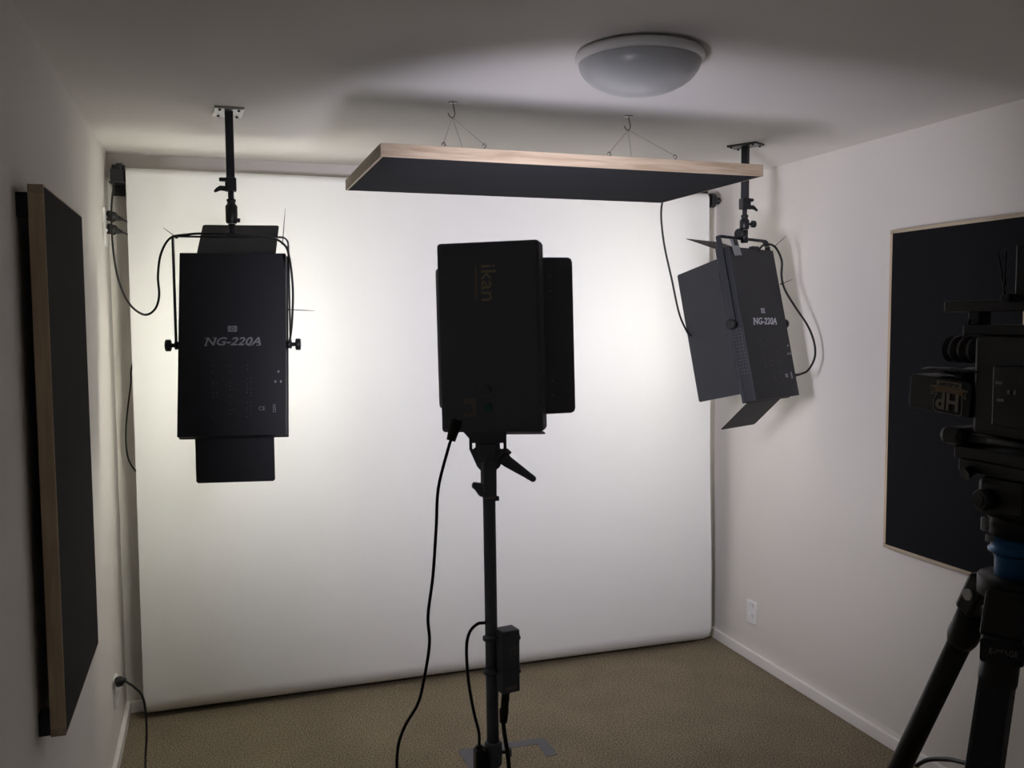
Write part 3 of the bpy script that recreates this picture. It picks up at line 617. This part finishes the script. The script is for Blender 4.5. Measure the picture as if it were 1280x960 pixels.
# ------------------------------------------------------------------ tripod and camera rig
TX, TY = 1.155, 1.030
t = thing('tripod', 'black video tripod with a bright blue bowl at the right edge of the view', 'tripod', (TX, TY, 0))
MB().lathe([(0.054, 1.272), (0.058, 1.275), (0.058, 1.300), (0.056, 1.303), (0.036, 1.304)], 36).build('bowl_crown', LEGM, t)
MB().lathe([(0.034, 1.296), (0.035, 1.302), (0.035, 1.330), (0.037, 1.334), (0.038, 1.338)], 36).build('blue_cup', BLUE, t, label='bright blue cup')
MB().lathe([(0.038, 1.336), (0.044, 1.340), (0.045, 1.344), (0.041, 1.347), (0.041, 1.352), (0.044, 1.357), (0.044, 1.361), (0.038, 1.364)], 36).build('blue_ring', BLUE, t, label='blue ring')
dirs = [(0.010, 0.471), (-0.415, -0.231), (0.405, -0.240)]
for k, (dx, dy) in enumerate(dirs):
    dv = Vector((dx, dy, -1.0)); nrm = Vector((dx, dy, 0)).normalized()
    top = nrm*0.060+Vector((0, 0, 1.272))
    L1 = top+dv*0.05; L2 = top+dv*0.62; L3 = top+dv*1.24
    rt = 0.0185 if k == 0 else 0.0200
    lg = MB().rings([L1, L2], [rt]*2, 20).build('leg', LEGM, t)
    MB().rings([L2-dv*0.02, L3], [rt*0.75]*2, 16).build('lower_section', LEGM, lg)
    MB().rings([L3+dv*0.0, L3+dv*0.03], [rt*0.9, rt*0.7], 14).build('rubber_foot', RUBBER, lg)
    side = Vector((0, 0, 1)).cross(nrm)
    Mo = Matrix((side, dv.normalized().cross(side), -dv.normalized())).transposed().to_4x4()
    Mo.translation = top+dv*0.025
    MB().box((0, 0, 0.01), (0.060, 0.034, 0.07), Mo).build('leg_hinge', LEGM, lg, 0.006)
    MB().cyl((-0.034, 0, 0.012), (0.034, 0, 0.012), 0.009, n=14, M=Mo).build('hinge_bolt', CHROME if k == 0 else LEGM, lg)
    MB().rings([top+dv*0.05, top+dv*0.10, top+dv*0.112], [rt+0.006, rt+0.006, rt+0.002], 20).build('top_collar', LEGM, lg)
    MB().rings([L2-dv*0.05, L2-dv*0.045, L2+dv*0.01, L2+dv*0.016], [rt+0.001, rt+0.006, rt+0.006, rt*0.8], 20).build('leg_lock', LEGM, lg)
    if k == 1:
        ang = math.atan2(TX, TY)
        MB().box((0, 0, -0.180), (0.043, 0.042, 0.200), Mo).build('grip_sleeve', BLACK, lg, 0.006)
        MB().box((0.038, -0.0, -0.262), (0.040, 0.014, 0.012), Mo).build('sleeve_tab', LEGM, lg, 0.003)
        # plate with lettering facing the room
        fc = Vector((-0.75, -0.66, 0)).normalized(); sd = Vector((0, 0, 1)).cross(-fc)
        pm_ = Matrix((Vector((0.66, -0.75, 0)).normalized(), Vector((0, 0, 1)), fc)).transposed().to_4x4()
        c0 = top+dv*0.055
        pm2 = pm_.copy(); pm2.translation = c0+fc*0.027
        MB().prism(rrect(0.056, 0.034, 0.004, 2), -0.03, 0.0, pm2).build('name_plate', LEGM, lg)
        text('plate_lettering', 'E-IMAGE', 0.012, GREYL, lg, pm2 @ T(0.002, 0, 0.0005), width=0.036)
MB().tube([(-0.082, 0.111, 0.966), (-0.086, 0.082, 0.99), (-0.101, 0.026, 1.02), (-0.125, -0.027, 1.044), (-0.143, -0.073, 1.063)], 0.0035, 8).build('leg_strap', RUBBER, t)

HD = MB().box((0.0, 0.0, 1.424), (0.085, 0.095, 0.062)).build('fluid_head', RIG, t, 0.012)
MB().lathe([(0.036, -0.011), (0.044, -0.006), (0.047, 0.012), (0.044, 0.022)], 30).build('pan_base', RIG, HD)
MB().rings([(-0.040, 0.022, 0.046), (-0.058, 0.022, 0.046), (-0.061, 0.022, 0.046)], [0.016, 0.016, 0.013], 24).build('drag_dial', RIGD, HD)
MB().rings([(-0.060, 0.022, 0.046), (-0.0625, 0.022, 0.046)], [0.009, 0.009], 20).build('dial_cap', LEGM, HD)
MB().box((-0.052, 0.018, 0.010), (0.010, 0.010, 0.022)).build('brake_lever', SILVL, HD, 0.003, label='silver brake lever')
MB().box((-0.050, 0.010, -0.010), (0.012, 0.008, 0.012)).build('catch', SILVL, HD, 0.002)
MB().box((-0.005, 0.02, 0.090), (0.070, 0.13, 0.020)).build('slide_base', RIG, HD, 0.003)
MB().rings([(-0.040, 0.055, 0.085), (-0.055, 0.057, 0.080)], [0.008, 0.010], 12).build('slide_knob', RIG, HD)

for o in HD.children: o.data.transform(T(0, 0, 1.374))

t = thing('video_camera', 'black rigged video camera in profile against the dark panel, antennas and sticker on it', 'camera', (TX, TY, 1.474))
def b_(name, y0, y1, z0, z1, x0, x1, m_=RIG, bev=0.003, lab=None):
    return MB().box(((x0+x1)/2-TX, (y0+y1)/2-TY, (z0+z1)/2-1.474), (x1-x0, y1-y0, z1-z0)).build(name, m_, t, bev, label=lab)
b_('base_plate', 0.86, 1.125, 1.474, 1.494, 1.115, 1.195)
for x in (1.125, 1.185):
    MB().cyl((x-TX, 0.86-TY, 1.508-1.474), (x-TX, 1.145-TY, 1.508-1.474), 0.0075, n=14).build('support_rod', RIGD, t)
b_('lens_support', 1.100, 1.150, 1.494, 1.522, 1.105, 1.20, RIG, 0.012)
b_('camera_body', 0.86, 1.080, 1.518, 1.668, 1.103, 1.215, RIG, 0.008)
b_('side_module', 0.90, 1.03, 1.535, 1.625, 1.088, 1.106, RIGD, 0.004)
m = MB()
for (y, z, w_, h_) in ((1.015, 1.60, 0.012, 0.004), (0.998, 1.588, 0.004, 0.006), (0.988, 1.588, 0.004, 0.006), (1.012, 1.575, 0.012, 0.004)): m.box((1.087-TX, y-TY, z-1.474), (0.002, w_, h_))
m.build('button', GREYL, t)
m = MB(); m.rings([(1.152-TX, 1.07-TY, 1.576-1.474), (1.152-TX, 1.10-TY, 1.576-1.474), (1.152-TX, 1.105-TY, 1.576-1.474), (1.152-TX, 1.135-TY, 1.576-1.474)], [0.036, 0.036, 0.040, 0.040], 32); m.build('lens', RIG, t)
# flag case on the side of the lens with the sticker (upside down)
MB().prism(rrect(0.128, 0.056, 0.008, 4), 0.0, 0.050, Matrix.Translation((1.150-TX, 1.143-TY, 1.572-1.474)) @ RZ(-PI/2) @ RX(PI/2) @ RZ(-0.06)).build('lens_shade', RIG, t, 0.002)
SM = Matrix.Translation((1.0992-TX, 1.1225-TY, 1.573-1.474)) @ RZ(-PI/2) @ RX(PI/2) @ RZ(PI-0.06) @ Matrix.Diagonal((1.36, 1.04, 1, 1))   # printed side towards -x, turned upside down
text('sticker_lettering', 'HP', 0.036, STICK, t, SM @ T(0, 0.008, 0.0008), 0, 0.0010, width=0.034)
MB().prism([(-0.026, -0.012), (-0.021, -0.0075), (-0.024, -0.002), (-0.014, -0.004), (0, -0.0055), (0.014, -0.004), (0.024, -0.002), (0.021, -0.0075), (0.026, -0.012), (0.014, -0.0135), (0, -0.0145), (-0.014, -0.0135)][::-1], 0, 0.0006, SM @ T(0, 0.001, 0)).build('sticker_ribbon', STICK_O, t)
def outline(poly, wd, z0, z1, M, name, mm):
    m = MB(); n = len(poly)
    for i in range(n):
        a = Vector((*poly[i], 0)); b = Vector((*poly[(i+1) % n], 0)); d = (b-a).normalized(); q = Vector((-d.y, d.x, 0))*wd/2
        m.prism([tuple((a-d*wd/2-q)[:2]), tuple((b+d*wd/2-q)[:2]), tuple((b+d*wd/2+q)[:2]), tuple((a-d*wd/2+q)[:2])], z0, z1, M)
    return m.build(name, mm, t)
outline([(-0.021, 0.026), (-0.018, 0.0275), (0.016, 0.0275), (0.021, 0.024), (0.022, 0.010), (0.017, 0.000), (0.026, 0.001), (0.024, -0.005), (0.0275, -0.011), (0.018, -0.0125), (0.018, -0.0205), (-0.018, -0.0205), (-0.018, -0.0125), (-0.0275, -0.011), (-0.024, -0.005), (-0.026, 0.001), (-0.020, 0.000), (-0.021, 0.012)], 0.0011, 0, 0.0008, SM, 'sticker_outline', STICK)
MB().prism([(-0.0175, -0.0200), (0.0175, -0.0200), (0.0175, -0.0130), (-0.0175, -0.0130)], 0, 0.0005, SM).build('sticker_tab', STICK, t)
text('sticker_lettering', 'ACADEMY', 0.0075, STICK_D, t, SM @ T(0, -0.0165, 0.0007), 0, 0.0002, width=0.031)
# shade of bent silver-grey card above the case
vs, fs = [], []
for i in range(9):
    for j in range(5):
        y = 1.176-0.108*i/8; q = math.sin(PI*min(1, i/5)) if i < 5 else 0
        x = 1.094+0.05*j/4; wy = 1-abs(i-2)/9
        vs.append((x-TX, y-TY, 1.613+0.008*math.sin(PI*j/4)*wy-0.010*(j/4)*wy-1.474))
for i in range(8):
    for j in range(4): fs.append((i*5+j, i*5+j+1, i*5+j+6, i*5+j+5))
o = MB().add(vs, fs, None, True).build('top_flap', RIGD, t, label='grey curved flap'); q = o.modifiers.new('thick', 'SOLIDIFY'); q.thickness = 0.0015
# viewfinder: ribbed barrel
ps, rs = [], []
for k in range(15):
    ps.append((1.125-TX, 1.080+0.0045*k-TY, 1.645-1.474)); rs.append(0.0215 if (k//2) % 2 else 0.0175)
MB().rings(ps, rs, 24).build('focus_barrel', RIGD, t)
MB().rings([(1.12-TX, 1.118-TY, 1.662-1.474), (1.118-TX, 1.106-TY, 1.675-1.474), (1.118-TX, 1.103-TY, 1.692-1.474)], [0.002]*3, 6).build('bracket_arm', RIGD, t)
MB().box((1.118-TX, 1.09-TY, 1.677-1.474), (0.01, 0.035, 0.004)).build('bracket_arm', RIGD, t, 0.001)
b_('top_plate', 0.90, 1.110, 1.668, 1.684, 1.11, 1.20)
b_('top_handle', 0.88, 1.157, 1.704, 1.722, 1.118, 1.150, RIG, 0.003)
for y in (1.10, 0.995, 0.93): b_('handle_post', y-0.012, y+0.012, 1.682, 1.706, 1.122, 1.146)
b_('receiver_box', 0.90, 1.024, 1.722, 1.802, 1.118, 1.160, RIG, 0.004)
for (a, b) in (((1.108, 1.029, 1.722), (1.106, 1.043, 1.796)), ((1.108, 1.031, 1.742), (1.106, 1.028, 1.792))):
    A = Vector(a)-Vector((TX, TY, 1.474)); B = Vector(b)-Vector((TX, TY, 1.474))
    MB().rings([A, A+(B-A)*0.15, A+(B-A)*0.16, B], [0.0022, 0.0022, 0.0014, 0.0011], 8).build('antenna', RIGD, t)
MB().box((1.113-TX, 1.029-TY, 1.724-1.474), (0.014, 0.016, 0.012)).build('antenna_mount', RIG, t, 0.002)
